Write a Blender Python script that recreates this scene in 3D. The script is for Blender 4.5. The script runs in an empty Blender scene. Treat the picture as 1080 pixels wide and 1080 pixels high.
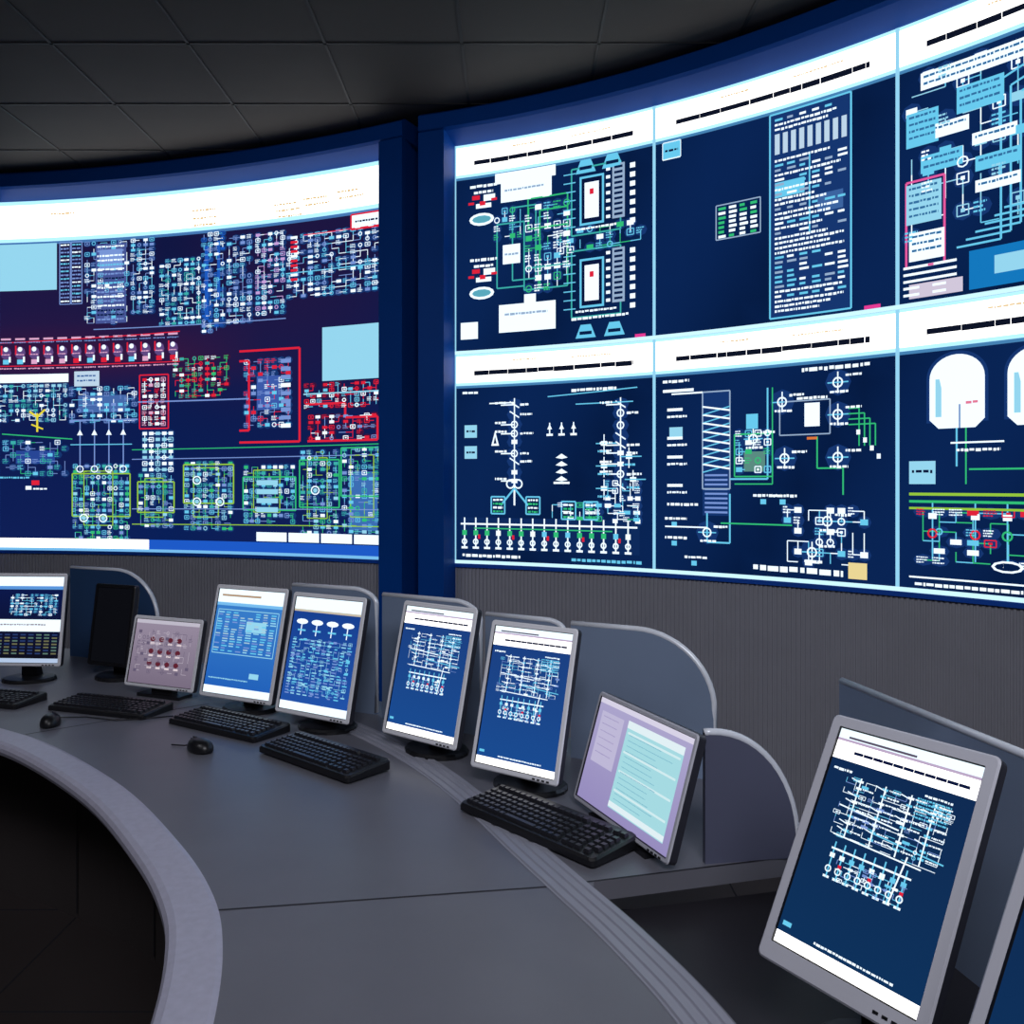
import bpy, bmesh, math, random
from mathutils import Vector, Matrix
rng = random.Random(7)
scene = bpy.context.scene
col = scene.collection
try:
    scene.view_settings.view_transform = 'Standard'
except Exception:
    pass

# ---------------------------------------------------------------- helpers
def lin(c):
    return c/12.92 if c <= 0.04045 else ((c+0.055)/1.055)**2.4
def rgb(r, g, b, k=1.0):
    return (lin(r/255)*k, lin(g/255)*k, lin(b/255)*k)

def mat(name, color, rough=0.5, metal=0.0, noise=0.0, nscale=20.0, spec=0.5, bump=0.0):
    m = bpy.data.materials.new(name); m.use_nodes = True
    nt = m.node_tree; b = nt.nodes['Principled BSDF']
    b.inputs['Roughness'].default_value = rough
    b.inputs['Metallic'].default_value = metal
    b.inputs['Specular IOR Level'].default_value = spec
    tc = nt.nodes.new('ShaderNodeTexCoord')
    nz = nt.nodes.new('ShaderNodeTexNoise'); nz.inputs['Scale'].default_value = nscale
    nz.inputs['Detail'].default_value = 4
    nt.links.new(tc.outputs['Object'], nz.inputs['Vector'])
    mx = nt.nodes.new('ShaderNodeMix'); mx.data_type = 'RGBA'
    a = tuple(c*(1-noise) for c in color)+(1,); c2 = tuple(min(1, c*(1+noise)) for c in color)+(1,)
    mx.inputs['A'].default_value = a; mx.inputs['B'].default_value = c2
    nt.links.new(nz.outputs['Fac'], mx.inputs['Factor'])
    nt.links.new(mx.outputs['Result'], b.inputs['Base Color'])
    if bump > 0:
        bp = nt.nodes.new('ShaderNodeBump'); bp.inputs['Strength'].default_value = bump
        bp.inputs['Distance'].default_value = 0.002
        nt.links.new(nz.outputs['Fac'], bp.inputs['Height'])
        nt.links.new(bp.outputs['Normal'], b.inputs['Normal'])
    return m

def mat_emit(name, sampled):
    m = bpy.data.materials.new(name); m.use_nodes = True
    nt = m.node_tree; nt.nodes.clear()
    o = nt.nodes.new('ShaderNodeOutputMaterial'); e = nt.nodes.new('ShaderNodeEmission')
    a = nt.nodes.new('ShaderNodeAttribute'); a.attribute_name = 'Col'
    nt.links.new(a.outputs['Color'], e.inputs['Color'])
    nt.links.new(e.outputs['Emission'], o.inputs['Surface'])
    if not sampled:
        try: m.cycles.emission_sampling = 'NONE'
        except Exception: pass
    return m
M_EMIT = mat_emit('screen_pixels', True)
M_EMIT2 = mat_emit('screen_pixels_fine', False)
M_FRAME = mat('frame_blue', rgb(4, 72, 160), 0.5, 0.0, 0.1, 3, 0.12)
M_FRAME_IN = mat('frame_blue_inner', rgb(25, 85, 195), 0.45, 0.0, 0.1, 3, 0.3)
M_WALL = mat('wall_grey', rgb(90, 88, 92), 0.7, 0, 0.1, 4)
M_RIB = mat('wall_ribbed', rgb(160, 160, 170), 0.55, 0, 0.08, 5)
M_CEIL = mat('ceiling_tile', rgb(72, 66, 62), 0.75, 0, 0.4, 1.2)
M_CEILBAR = mat('ceiling_bar', rgb(30, 28, 30), 0.6)
M_FLOOR = mat('floor_dark', rgb(60, 54, 54), 0.35, 0, 0.2, 2)
M_DESK = mat('desk_laminate', rgb(112, 112, 122), 0.36, 0, 0.12, 6)
M_RIM = mat('desk_rim', rgb(190, 188, 208), 0.4, 0, 0.15, 60)
M_STRIP = mat('desk_strip', rgb(155, 156, 170), 0.4, 0, 0.05, 8)
M_SHELF = mat('shelf_dark', rgb(42, 40, 46), 0.45, 0, 0.1, 6)
M_SKIRT = mat('desk_skirt', rgb(66, 60, 60), 0.6, 0, 0.15, 3)
M_SEAM = mat('seam', rgb(36, 35, 42), 0.7)
M_SILVER = mat('bezel_silver', rgb(238, 238, 245), 0.4, 0.0, 0.03, 10)
M_SILVER2 = mat('bezel_grey', rgb(205, 205, 216), 0.33, 0.1, 0.05, 10)
M_BLACK = mat('plastic_black', rgb(24, 24, 28), 0.35, 0, 0.1, 20)
M_SIDE = mat('plastic_dark_side', rgb(52, 52, 62), 0.35, 0, 0.1, 20)
M_KEY = mat('key_black', rgb(36, 36, 42), 0.3)
M_PANEL = mat('panel_grey', rgb(150, 168, 198), 0.25, 0.3, 0.12, 3)
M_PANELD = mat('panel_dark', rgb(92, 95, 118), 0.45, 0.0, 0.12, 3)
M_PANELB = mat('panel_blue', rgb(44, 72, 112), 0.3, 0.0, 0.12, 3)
M_EDGE = mat('panel_edge', rgb(240, 244, 255), 0.25, 0.1)

def obj_from_bm(bm, name, mats, parent=None, smooth=False):
    bmesh.ops.recalc_face_normals(bm, faces=bm.faces[:])
    me = bpy.data.meshes.new(name); bm.to_mesh(me); bm.free()
    if smooth:
        for p in me.polygons: p.use_smooth = True
    for m in (mats if isinstance(mats, (list, tuple)) else [mats]): me.materials.append(m)
    ob = bpy.data.objects.new(name, me); col.objects.link(ob)
    if parent: ob.parent = parent
    return ob

def empty(name, loc=(0, 0, 0), rz=0.0):
    e = bpy.data.objects.new(name, None); col.objects.link(e)
    e.empty_display_size = 0.1; e.location = loc; e.rotation_euler = (0, 0, rz)
    return e

def add_box(bm, x0, x1, y0, y1, z0, z1, mi=0, M=None):
    vs = []
    for z in (z0, z1):
        for (x, y) in ((x0, y0), (x1, y0), (x1, y1), (x0, y1)):
            p = Vector((x, y, z))
            vs.append(bm.verts.new(M @ p if M else p))
    for f in ((0, 1, 2, 3), (4, 5, 6, 7), (0, 1, 5, 4), (1, 2, 6, 5), (2, 3, 7, 6), (3, 0, 4, 7)):
        fc = bm.faces.new([vs[i] for i in f]); fc.material_index = mi

def loft(bm, loops, mis, cap0=True, cap1=True, closed=True):
    rows = [[bm.verts.new(p) for p in L] for L in loops]
    n = len(rows[0])
    for k in range(len(rows)-1):
        for i in range(n if closed else n-1):
            j = (i+1) % n
            f = bm.faces.new((rows[k][i], rows[k][j], rows[k+1][j], rows[k+1][i]))
            f.material_index = mis[k] if isinstance(mis, (list, tuple)) else mis
    m0 = mis[0] if isinstance(mis, (list, tuple)) else mis
    m1 = mis[-1] if isinstance(mis, (list, tuple)) else mis
    if cap0: bm.faces.new(rows[0]).material_index = m0
    if cap1: bm.faces.new(rows[-1]).material_index = m1

def tube(bm, pts, r, mi=0, n=6):
    loops = []
    for i, p in enumerate(pts):
        p = Vector(p)
        t = (Vector(pts[min(i+1, len(pts)-1)])-Vector(pts[max(i-1, 0)])).normalized()
        a = t.cross(Vector((0, 0, 1)))
        if a.length < 1e-4: a = Vector((1, 0, 0))
        a.normalize(); b = t.cross(a)
        loops.append([p+a*math.cos(2*math.pi*k/n)*r+b*math.sin(2*math.pi*k/n)*r for k in range(n)])
    loft(bm, loops, mi)

def catmull(pts, n=8):
    P = [Vector(p) for p in pts]; out = []
    for i in range(len(P)-1):
        p0 = P[max(i-1, 0)]; p1 = P[i]; p2 = P[i+1]; p3 = P[min(i+2, len(P)-1)]
        for k in range(n):
            t = k/n
            out.append(0.5*((2*p1)+(-p0+p2)*t+(2*p0-5*p1+4*p2-p3)*t*t+(-p0+3*p1-3*p2+p3)*t*t*t))
    out.append(P[-1]); return out

def offset(curve, d):
    out = []
    for i, p in enumerate(curve):
        t = (curve[min(i+1, len(curve)-1)]-curve[max(i-1, 0)]).normalized()
        out.append(Vector((p.x+t.y*d, p.y-t.x*d)))
    return out

def sweep(bm, curve, prof, mi=0):
    loops = []
    for i, p in enumerate(curve):
        t = (curve[min(i+1, len(curve)-1)]-curve[max(i-1, 0)]).normalized()
        loops.append([Vector((p.x+t.y*o, p.y-t.x*o, z)) for (o, z) in prof])
    loft(bm, loops, mi)

def prism(bm, pts, z0, z1, mi=0):
    a = [bm.verts.new((p[0], p[1], z0)) for p in pts]; b = [bm.verts.new((p[0], p[1], z1)) for p in pts]
    n = len(pts)
    for i in range(n):
        bm.faces.new((a[i], a[(i+1) % n], b[(i+1) % n], b[i])).material_index = mi
    f0 = bm.faces.new(a[::-1]); f1 = bm.faces.new(b)
    f0.material_index = mi; f1.material_index = mi
    bmesh.ops.triangulate(bm, faces=[f0, f1])

# ---------------------------------------------------------------- screen artwork
WHITE = (2.0, 1.97, 1.95); WHT = rgb(228, 244, 255, 1.25); PALE = rgb(150, 215, 240)
ICE = rgb(175, 232, 255, 1.2)
NAVY = rgb(7, 30, 72); BLUE = rgb(30, 90, 190); CY = rgb(100, 195, 230, 1.1); LB = rgb(120, 150, 215)
RED = rgb(225, 35, 60); GRN = rgb(50, 190, 120); YG = rgb(150, 200, 60); YEL = rgb(235, 220, 60); PINK = rgb(225, 170, 205)
GREY = rgb(150, 175, 205); DK = rgb(10, 22, 60); TEAL = rgb(60, 175, 170)
HALO = rgb(22, 54, 112)  # painted glow: lighter navy put behind diagram items to imitate halation
class Sheet:
    def __init__(s, W, H, f, maxw=15):
        s.W, s.H, s.f, s.maxw = W, H, f, maxw; s.v = []; s.fc = []; s.c = []; s.m = []
    def poly(s, pts, c, l=1):
        b = len(s.v); A = 0
        for i, (x, y) in enumerate(pts):
            x2, y2 = pts[(i+1) % len(pts)]; A += x*y2-x2*y
            x = min(max(x, 0), s.W); y = min(max(y, 0), s.H)
            s.v.append(s.f(x/s.W, y/s.H, l)); s.c.append(c(x, y) if callable(c) else c)
        s.fc.append(list(range(b, b+len(pts))))
        s.m.append(0 if l <= 1 and abs(A)/2 > .003*s.W*s.H else 1)
    def rect(s, x, y, w, h, c, l=1):
        n = max(1, int(math.ceil(w/s.maxw)))
        for i in range(n):
            a = x+w*i/n; b = x+w*(i+1)/n
            s.poly([(a, y), (b, y), (b, y+h), (a, y+h)], c, l)
    def grid(s, nx, ny, c):
        for i in range(nx):
            for j in range(ny):
                x0, x1, y0, y1 = s.W*i/nx, s.W*(i+1)/nx, s.H*j/ny, s.H*(j+1)/ny
                s.poly([(x0, y0), (x1, y0), (x1, y1), (x0, y1)], c, 0)
    def line(s, x0, y0, x1, y1, w, c, l=2):
        d = math.hypot(x1-x0, y1-y0)
        if d < 1e-6: return
        n = max(1, int(math.ceil(abs(x1-x0)/s.maxw)))
        px, py = -(y1-y0)/d*w/2, (x1-x0)/d*w/2
        for i in range(n):
            ax, ay = x0+(x1-x0)*i/n, y0+(y1-y0)*i/n; bx, by = x0+(x1-x0)*(i+1)/n, y0+(y1-y0)*(i+1)/n
            s.poly([(ax+px, ay+py), (bx+px, by+py), (bx-px, by-py), (ax-px, ay-py)], c, l)
    def path(s, pts, w, c, l=2):
        for a, b in zip(pts, pts[1:]): s.line(a[0], a[1], b[0], b[1], w, c, l)
    def box(s, x, y, w, h, lw, c, l=2):
        s.path([(x, y), (x+w, y), (x+w, y+h), (x, y+h), (x, y)], lw, c, l)
    def disc(s, x, y, rx, ry, c, l=3, n=10):
        s.poly([(x+rx*math.cos(2*math.pi*k/n), y+ry*math.sin(2*math.pi*k/n)) for k in range(n)], c, l)
    def ring(s, x, y, r, w, c, l=3, n=10):
        s.path([(x+r*math.cos(2*math.pi*k/n), y+r*math.sin(2*math.pi*k/n)) for k in range(n+1)], w, c, l)
    def text(s, x, y, w, h, c, l=3):
        a = x
        while a < x+w:
            g = h*rng.uniform(0.5, 2.2)
            if a+g > x+w: g = x+w-a
            s.rect(a, y+rng.uniform(0, .15)*h, g, h*rng.uniform(.75, 1), c, l); a += g+h*rng.uniform(.25, .5)
    def circuit(s, x, y, w, h, nx, ny, cols, lw, den=.75, lcols=None, fill=.35, halo=HALO):
        cw, ch = w/nx, h/ny; lcols = lcols or cols
        for i in range(nx):
            for j in range(ny):
                cx, cy = x+(i+.5)*cw, y+(j+.5)*ch; c = rng.choice(cols); r = rng.random()
                if i < nx-1 and rng.random() < .45: s.line(cx, cy, cx+cw, cy, lw*.8, rng.choice(lcols), 1.5)
                if j < ny-1 and rng.random() < .6: s.line(cx, cy, cx, cy+ch, lw*.8, rng.choice(lcols), 1.5)
                if rng.random() > den: continue
                if halo: s.disc(cx, cy, cw*.62, ch*.62, halo, .7, 8)
                k = rng.random()
                if k < fill: s.rect(cx-cw*.34, cy-ch*.27, cw*.68, ch*.54, c, 2)
                elif k < fill+.2: s.box(cx-cw*.33, cy-ch*.33, cw*.66, ch*.66, lw*.8, c); s.rect(cx-cw*.12, cy-ch*.12, cw*.24, ch*.24, c, 2)
                elif k < fill+.32: s.ring(cx, cy, min(cw, ch)*.32, lw, c, n=8)
                else:
                    for q in range(3): s.text(cx-cw*.4, cy-ch*.35+q*ch*.26, cw*.8*rng.uniform(.5, 1), ch*.14, c)
    def build(s, name, parent=None):
        me = bpy.data.meshes.new(name); me.from_pydata([tuple(p) for p in s.v], [], s.fc)
        ca = me.color_attributes.new('Col', 'FLOAT_COLOR', 'POINT')
        for i, c in enumerate(s.c): ca.data[i].color = (c[0], c[1], c[2], 1)
        me.materials.append(M_EMIT); me.materials.append(M_EMIT2)
        for p, m in zip(me.polygons, s.m): p.material_index = m
        ob = bpy.data.objects.new(name, me); col.objects.link(ob)
        if parent: ob.parent = parent
        return ob

def header(S, row=0):
    # white title bar with dark caption line (100x100 cell)
    h = 15 if row == 0 else 14.5
    S.rect(0, 0, 100, h, WHITE, 1)
    S.rect(0, 0, 100, 1.2, ICE, 1.2); S.rect(0, h-.8, 100, 1.4, ICE, 1.2); S.rect(0, h+.6, 100, 1.2, rgb(70, 130, 180), 1.3)
    x = 10
    while x < 90:
        w = rng.uniform(4, 13); S.rect(x, 8.2, min(w, 90-x), rng.uniform(1.9, 2.3), rgb(14, 20, 38), 2); x += w+rng.uniform(.1, .3)
    S.text(30, 3.6, 12, .8, rgb(235, 205, 160), 2); S.text(60, 4.2, 20, .7, rgb(235, 205, 160), 2)

def cell_bg(S):
    S.grid(8, 8, lambda x, y: tuple(a*(.8+.6*abs(math.sin(x*.03+y*.02))) for a in NAVY))
    S.rect(0, 0, .7, 100, rgb(150, 215, 245), 4); S.rect(99.3, 0, .7, 100, rgb(150, 215, 245), 4)
    S.rect(0, 98.4, 100, 1.6, rgb(195, 235, 250, 1.2), 4)

def house(S, x, y, w, h, c):
    S.poly([(x, y+h), (x+w*.25, y), (x+w*.75, y), (x+w, y+h)], c, 2)
    S.rect(x+w*.2, y+h*.5, w*.6, h*.25, NAVY, 3)

def cell_11(S):
    cell_bg(S); header(S)
    for y0 in (20, 55):
        S.text(8, y0, 14, 1.5, WHT); S.text(10, y0+3, 10, 1.3, WHT)
        S.rect(9, y0+5, 4, 2, RED, 2); S.rect(15, y0+5, 6, 3, WHT, 2); S.rect(11, y0+9, 8, 2.2, WHT, 2); S.rect(13, y0+8, 3, 2, RED, 3)
        S.rect(7, y0+8, 3, 1.2, RED, 2); S.rect(19, y0+7, 3, 1.2, RED, 3)
        S.disc(14, y0+16.5, 6.5, 3, WHT, 2, 14); S.disc(14, y0+16.5, 5, 1.8, rgb(90, 170, 190), 3)
    S.rect(21, 16, 31, 5, WHT, 2); S.rect(24, 20, 26, 10, WHT, 2); S.text(26, 24, 20, 1.0, GREY)
    S.rect(23, 78, 29, 13, WHT, 2); S.text(26, 82, 22, 1.2, GREY); S.rect(36, 74, 6, 4, WHT, 2)
    S.rect(3, 85, 9, 8, WHT, 2); S.rect(25, 50, 9, 9, WHT, 2); S.text(26, 54, 7, 1, GREY)
    for (x, y, w, h) in ((30, 33, 12, 34), (38, 30, 20, 14), (36, 62, 22, 10), (22, 40, 14, 30), (44, 36, 14, 36)):
        S.box(x, y, w, h, .7, rng.choice([GRN, TEAL, TEAL]))
    S.circuit(36, 32, 24, 42, 5, 9, [WHT, GRN, CY, WHT, WHT], .5, .7)
    S.circuit(20, 32, 16, 16, 4, 4, [WHT, GRN, CY], .5, .6)
    for y0 in (20, 57):
        S.box(60, y0, 24, 30, .7, TEAL); S.rect(64, y0+4, 12, 22, CY, 2); S.rect(65, y0+5, 10, 20, DK, 2.4)
        S.rect(66.5, y0+7, 7, 16, WHT, 2.8); S.rect(69, y0+10, 2, 2.5, RED, 3.4); S.text(62, y0+27, 20, 1, WHT)
        S.rect(80, y0+1, 6, 24, GREY, 2)
        for q in range(10): S.rect(81, y0+2+q*2.3, 4, 1.1, NAVY, 3)
        for q in range(7): S.line(56, y0+2+q*4, 62, y0+2+q*4, .5, CY); S.rect(77, y0+2+q*3.5, 2, 1.4, WHT, 2)
        for q in range(7): S.rect(88.5, y0+2+q*4, 2.5, 2.2, WHT, 2)
    for (x, y) in ((60, 15), (73, 14.7), (60, 89), (74, 89)): house(S, x+2, y+1.5, 10, 6, CY)
    S.circuit(52, 46, 44, 12, 9, 3, [WHT, GRN, CY], .5, .6)
    S.text(60, 87, 28, 1.2, WHT)
    S.rect(91, 97, 5, 1.4, rgb(230, 60, 150), 5)

def cell_12(S):
    cell_bg(S); header(S)
    S.rect(4, 17, 8, 7, CY, 2); S.box(4, 17, 8, 7, .6, WHT); S.text(5, 20, 6, 1, DK)
    for j in range(7):
        for i in range(4): S.rect(29+i*4.6, 49+j*1.9, 3.6*rng.uniform(.6, 1), 1.1, rng.choice([WHT, WHT, GRN]), 2)
    S.box(28, 48, 19, 14, .5, GREY)
    S.rect(51, 17, 32, 80, HALO, .7)
    S.box(51, 17, 32, 80, .7, CY)
    y = 19
    while y < 95:
        if y < 34 and y > 24:
            for i in range(9): S.rect(53+i*3.3, 25, 2, 8, rgb(190, 215, 235), 2)
            y = 35; continue
        if rng.random() < .5:
            for i in range(6):
                if rng.random() < .85: S.rect(53+i*5, y, 3.6*rng.uniform(.6, 1.1), .9, rng.choice([WHT, GREY, CY]), 2)
        else:
            S.text(53, y, rng.uniform(15, 28), 1.0, WHT, 2)
        y += 1.9
    S.rect(53, 44, 12, 6, CY, 1.5); S.rect(70, 52, 10, 7, rgb(60, 100, 160), 1.5); S.line(67, 35, 67, 66, .6, CY)
    S.rect(88, 97, 6, 1.4, rgb(230, 60, 150), 5)

def cell_13(S):
    cell_bg(S); header(S)
    for (x, y, w, h, c) in ((8, 19, 34, 6, WHT), (20, 28, 15, 9, CY), (3, 32, 11, 12, CY), (12, 38, 12, 5, WHT), (8, 48, 14, 6, CY), (3, 57, 12, 14, PALE),
                            (4, 74, 12, 10, WHT), (25, 45, 14, 4, WHT), (26, 53, 14, 5, CY), (26, 61, 14, 4, WHT), (52, 34, 30, 9, PALE), (58, 47, 14, 5, WHT), (60, 56, 22, 6, CY), (62, 70, 18, 4, WHT), (80, 20, 16, 6, WHT), (86, 50, 10, 12, CY)):
        S.rect(x, y, w, h, c, 2)
        for q in range(max(1, int(h/2.6))): S.text(x+1, y+1+q*2.4, w-2, .9, rgb(50, 110, 160), 3)
    S.rect(24, 84, 60, 13, rgb(20, 120, 190), 1.5); S.rect(32, 87, 22, 6, PALE, 2); S.rect(60, 87, 14, 6, WHT, 2)
    for i in range(6): S.path([(20+i*3, 82-i*2), (34+i*3, 82-i*2), (34+i*3, 30+i*3), (46+i*3, 26+i*3)], .7, CY)
    for i in range(5): S.path([(2, 86+i*2.4), (20, 86+i*2.4)], .9, WHT)
    S.box(3, 56, 13, 30, .8, rgb(230, 90, 160)); S.circuit(44, 44, 50, 40, 9, 9, [WHT, CY, PALE], .6, .7)
    S.circuit(2, 18, 40, 60, 7, 11, [WHT, CY, PALE], .5, .35)
    S.rect(4, 92, 18, 5, rgb(210, 200, 220), 2)

def tree(S, cx, y0, y1, c=WHT):
    S.line(cx, y0, cx, y1, .6, c)
    y = y0+3
    while y < y1-3:
        k = rng.random(); S.disc(cx, y, 4, 3, HALO, .7, 8)
        if k < .4: S.ring(cx, y, 1.6, .6, c, n=8)
        elif k < .7: S.line(cx-2.4, y-1.5, cx+2.4, y+1.5, .6, c)
        else: S.rect(cx-1.5, y-1, 3, 2, c, 2)
        if rng.random() < .6: S.text(cx+3, y-.5, rng.uniform(4, 8), 1.1, c)
        if rng.random() < .4: S.line(cx, y, cx-7, y, .6, c); S.text(cx-10, y-1.6, 6, 1.1, c)
        y += rng.uniform(3.5, 5.5)

def cell_21(S):
    cell_bg(S); header(S, 1)
    S.text(4, 18, 8, 1.2, WHT)
    S.text(60, 19, 22, 1.4, WHT); S.line(48, 22, 92, 20, .5, CY); S.line(62, 26, 90, 26, .5, CY)
    tree(S, 31, 22, 66); tree(S, 84, 24, 70)
    S.line(18, 24, 31, 24, .6, WHT)
    for i in range(3):
        x = 49+i*6; S.line(x, 34, x, 39, .6, WHT); S.rect(x-1.6, 39, 3.2, 1, WHT, 2); S.poly([(x-1.2, 37), (x, 34.5), (x+1.2, 37)], WHT, 2)
    for i in range(4): S.poly([(52, 50+i*3.4), (55, 48.2+i*3.4), (58, 50+i*3.4), (55, 50.6+i*3.4)], WHT, 2)
    S.rect(51, 61, 8, 1, WHT, 2)
    for (x, y) in ((5, 34), (5, 44)): S.rect(x, y, 6.5, 6, PALE, 2); S.text(x+1, y+2.4, 4.5, 1, DK, 3)
    S.poly([(19, 44), (21, 37), (23, 44)], WHT, 2); S.poly([(20.2, 43), (21, 39.5), (21.8, 43)], NAVY, 2.5)
    S.path([(24, 72), (31, 64), (38, 72)], .9, CY); S.path([(31, 64), (31, 72)], .9, WHT)
    S.ring(29, 62, 2, .7, WHT); S.ring(33, 62, 2, .7, WHT)
    for (x, y) in ((19, 68), (37, 68), (55, 70), (66, 70)):
        S.box(x, y, 7, 8, .7, CY)
        for q in range(4): S.text(x+1, y+1+q*1.8, 5, 1, GRN if q % 2 else WHT)
    for (x, y) in ((76, 44), (76, 54), (76, 64), (88, 50), (90, 60)):
        S.rect(x-1.5, y-1, 3, 2, WHT, 2); S.line(x, y-4, x, y+5, .5, WHT); S.text(x-3, y+3, 6, 1, CY); S.line(x-4, y, x+6, y, .5, CY)
    S.circuit(76, 60, 18, 20, 5, 6, [WHT, CY, WHT], .5, .6)
    S.circuit(48, 70, 46, 9, 10, 3, [WHT, CY, GRN], .5, .7)
    S.rect(3, 78, 90, 15, rgb(14, 42, 92), .7)
    S.line(3, 81, 92, 81, .8, WHT); S.line(10, 83, 80, 83, .6, GRN)
    for i in range(15):
        x = 5+i*5.9; S.line(x, 78, x, 92, .7, WHT); S.rect(x-1.2, 84, 2.4, 2.4, rng.choice([WHT, CY, GRN]), 2)
        S.ring(x, 89.4, 1.2, .6, WHT, n=8); S.rect(x-1.6, 91.8, 3.2, 1, WHT, 2)
        if i % 3 == 1: S.rect(x+1.2, 86, 1.2, 2.0, RED, 3)
    S.text(4, 95.3, 30, 1.4, WHT); S.text(60, 95.5, 34, 1.4, CY, 2)

def cell_22(S):
    cell_bg(S); header(S, 1)
    S.text(4, 18, 12, 1.2, WHT); S.text(64, 17.5, 26, 1.5, WHT); S.rect(4, 22, 14, 1.2, WHT, 2)
    S.rect(22, 24, 12, 51, HALO, .7); S.box(22, 24, 12, 40, .6, GREY)
    for q in range(8): S.path([(22, 30+q*3.4), (34, 32+q*3.4)], .7, WHT); S.path([(22, 33.4+q*3.4), (34, 30.4+q*3.4)], .5, CY)
    for q in range(9): S.rect(23, 58+q*1.9, 10, .8, LB, 2)
    S.path([(34, 60), (50, 60), (50, 24)], .7, CY); S.path([(36, 62), (52, 62), (52, 24)], .5, GRN)
    S.path([(24, 74), (24, 86), (34, 86), (34, 66)], .7, CY); S.path([(22, 24), (8, 24)], .7, WHT); S.path([(30, 78), (60, 78)], .6, GRN)
    for (x, y) in ((6, 30), (6, 42), (6, 50), (6, 62)):
        S.rect(x, y, 7, 1.2, WHT, 2); S.text(x, y+3, 9, 1, WHT)
    S.rect(7, 38, 6, 5, PALE, 2)
    S.rect(40, 49, 9, 8, rgb(90, 140, 130), 1.5); S.circuit(36, 40, 16, 18, 4, 5, [WHT, CY, GRN], .5, .8); S.rect(41, 34, 5, 6, CY, 2); S.box(36, 42, 16, 17, .6, GRN)
    S.rect(65, 31, 6, 9, WHT, 2); S.text(62, 28.5, 12, 1.1, WHT); S.box(55, 30, 20, 13, .5, GREY); S.rect(66, 44, 4, 1, rgb(220, 120, 60), 3)
    for (x, y) in ((56, 30), (78, 24), (78, 36), (78, 52), (57, 52), (44, 44), (74, 76), (68, 88), (24, 82)):
        S.disc(x, y, 5, 5, HALO, .7, 8)
        S.ring(x, y, 1.8, .6, WHT, n=9); S.line(x-4, y, x+4, y, .5, CY); S.text(x-3, y+3, 7, 1, WHT); S.line(x, y-4, x, y+4, .5, WHT); S.text(x+3, y-3, 6, 1, WHT)
    for i in range(4): S.path([(82, 34+i*2), (86+i*2, 34+i*2), (86+i*2, 48)], .5, rng.choice([YG, GRN, GRN])); S.rect(85+i*2.5, 42+i*3, 1.4, 1.8, WHT, 2)
    S.path([(70, 44), (70, 56), (80, 56), (80, 66)], .6, GRN)
    S.circuit(56, 70, 34, 24, 8, 6, [WHT, CY, WHT], .5, .5); S.text(6, 70, 14, 1.2, WHT)
    for (x, y) in ((5, 76), (5, 84), (44, 66), (52, 66), (14, 92)): S.text(x, y, 10, 1.1, WHT); S.rect(x+3, y+2, 2.4, 2, CY, 2)
    S.line(5, 80, 24, 80, .6, WHT)
    S.rect(82, 91, 7, 6, rgb(235, 215, 150), 3); S.text(44, 94, 36, 2.4, WHT, 2)

def cell_23(S):
    cell_bg(S); header(S, 1)
    for cx in (20, 45, 70):
        pts = [(cx-9, 40), (cx-9, 26)]+[(cx-9*math.cos(math.pi*k/16), 26-8*math.sin(math.pi*k/16)) for k in range(1, 16)]+[(cx+9, 26), (cx+9, 40)]
        S.poly([(cx+(p[0]-cx)*1.12, 30+(p[1]-30)*1.1) for p in pts], HALO, .7)
        S.poly([(p[0], p[1]) for p in pts]+[(cx+6, 43), (cx-6, 43)], WHT, 2)
        S.poly([(cx-7, 39), (cx-7, 26), (cx-5, 26), (cx-5, 39)], PALE, 2.5)
        S.line(cx+1, 35, cx+1, 43, .6, rgb(120, 150, 200), 3); S.text(cx+3, 34, 4, 1, rgb(230, 120, 150), 3.5)
        S.line(cx, 43, cx, 56, .6, CY); S.line(cx+3, 43, cx+3, 62, .5, GRN)
    S.rect(4, 54, 9, 8, PALE, 2); S.text(5, 57, 7, 1.2, DK, 3)
    S.line(18, 48, 35, 48, .6, WHT); S.line(24, 57, 75, 57, .6, GRN); S.path([(50, 46), (50, 62), (62, 62)], .6, GRN)
    S.rect(4, 65, 92, 1.0, YG, 2); S.rect(4, 67.6, 92, .9, GRN, 2); S.rect(4, 70, 92, .8, YG, 2)
    S.text(20, 50, 14, 1, WHT); S.text(60, 52, 26, 1, WHT)
    for x in (12, 26, 36, 52, 66, 80, 90): S.line(x, 68, x, 88, .5, CY); S.rect(x-1.4, 72, 2.8, 2, WHT, 2); S.ring(x, 79, 1.5, .6, rng.choice([RED, WHT, GRN]), n=8)
    S.circuit(6, 70, 88, 20, 16, 6, [WHT, CY, WHT, RED], .5, .45, [CY, GRN])
    S.disc(36, 89, 5, 2, WHT, 2); S.disc(36, 89, 4, 1.3, NAVY, 3); S.line(4, 94.5, 96, 94.5, .6, WHT); S.text(6, 96.2, 80, 1.2, WHT)

# ---------------------------------------------------------------- video walls
ZB, ZT, ZCEIL = 1.13, 3.33, 3.48
LC, LR = (-4.05, -2.35), 7.8
RC, RR = (-1.89, 0.066), 4.72
def arcp(C, R, a, off=0.0):
    a = math.radians(a); return (C[0]+(R-off)*math.sin(a), C[1]+(R-off)*math.cos(a))
def arc_sweep(bm, C, R, a0, a1, n, prof, mi=0):
    loops = []
    for i in range(n+1):
        a = a0+(a1-a0)*i/n
        loops.append([Vector((*arcp(C, R, a, o), z)) for (o, z) in prof])
    loft(bm, loops, mi)
def rectp(o0, o1, z0, z1): return [(o0, z0), (o1, z0), (o1, z1), (o0, z1)]

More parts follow.
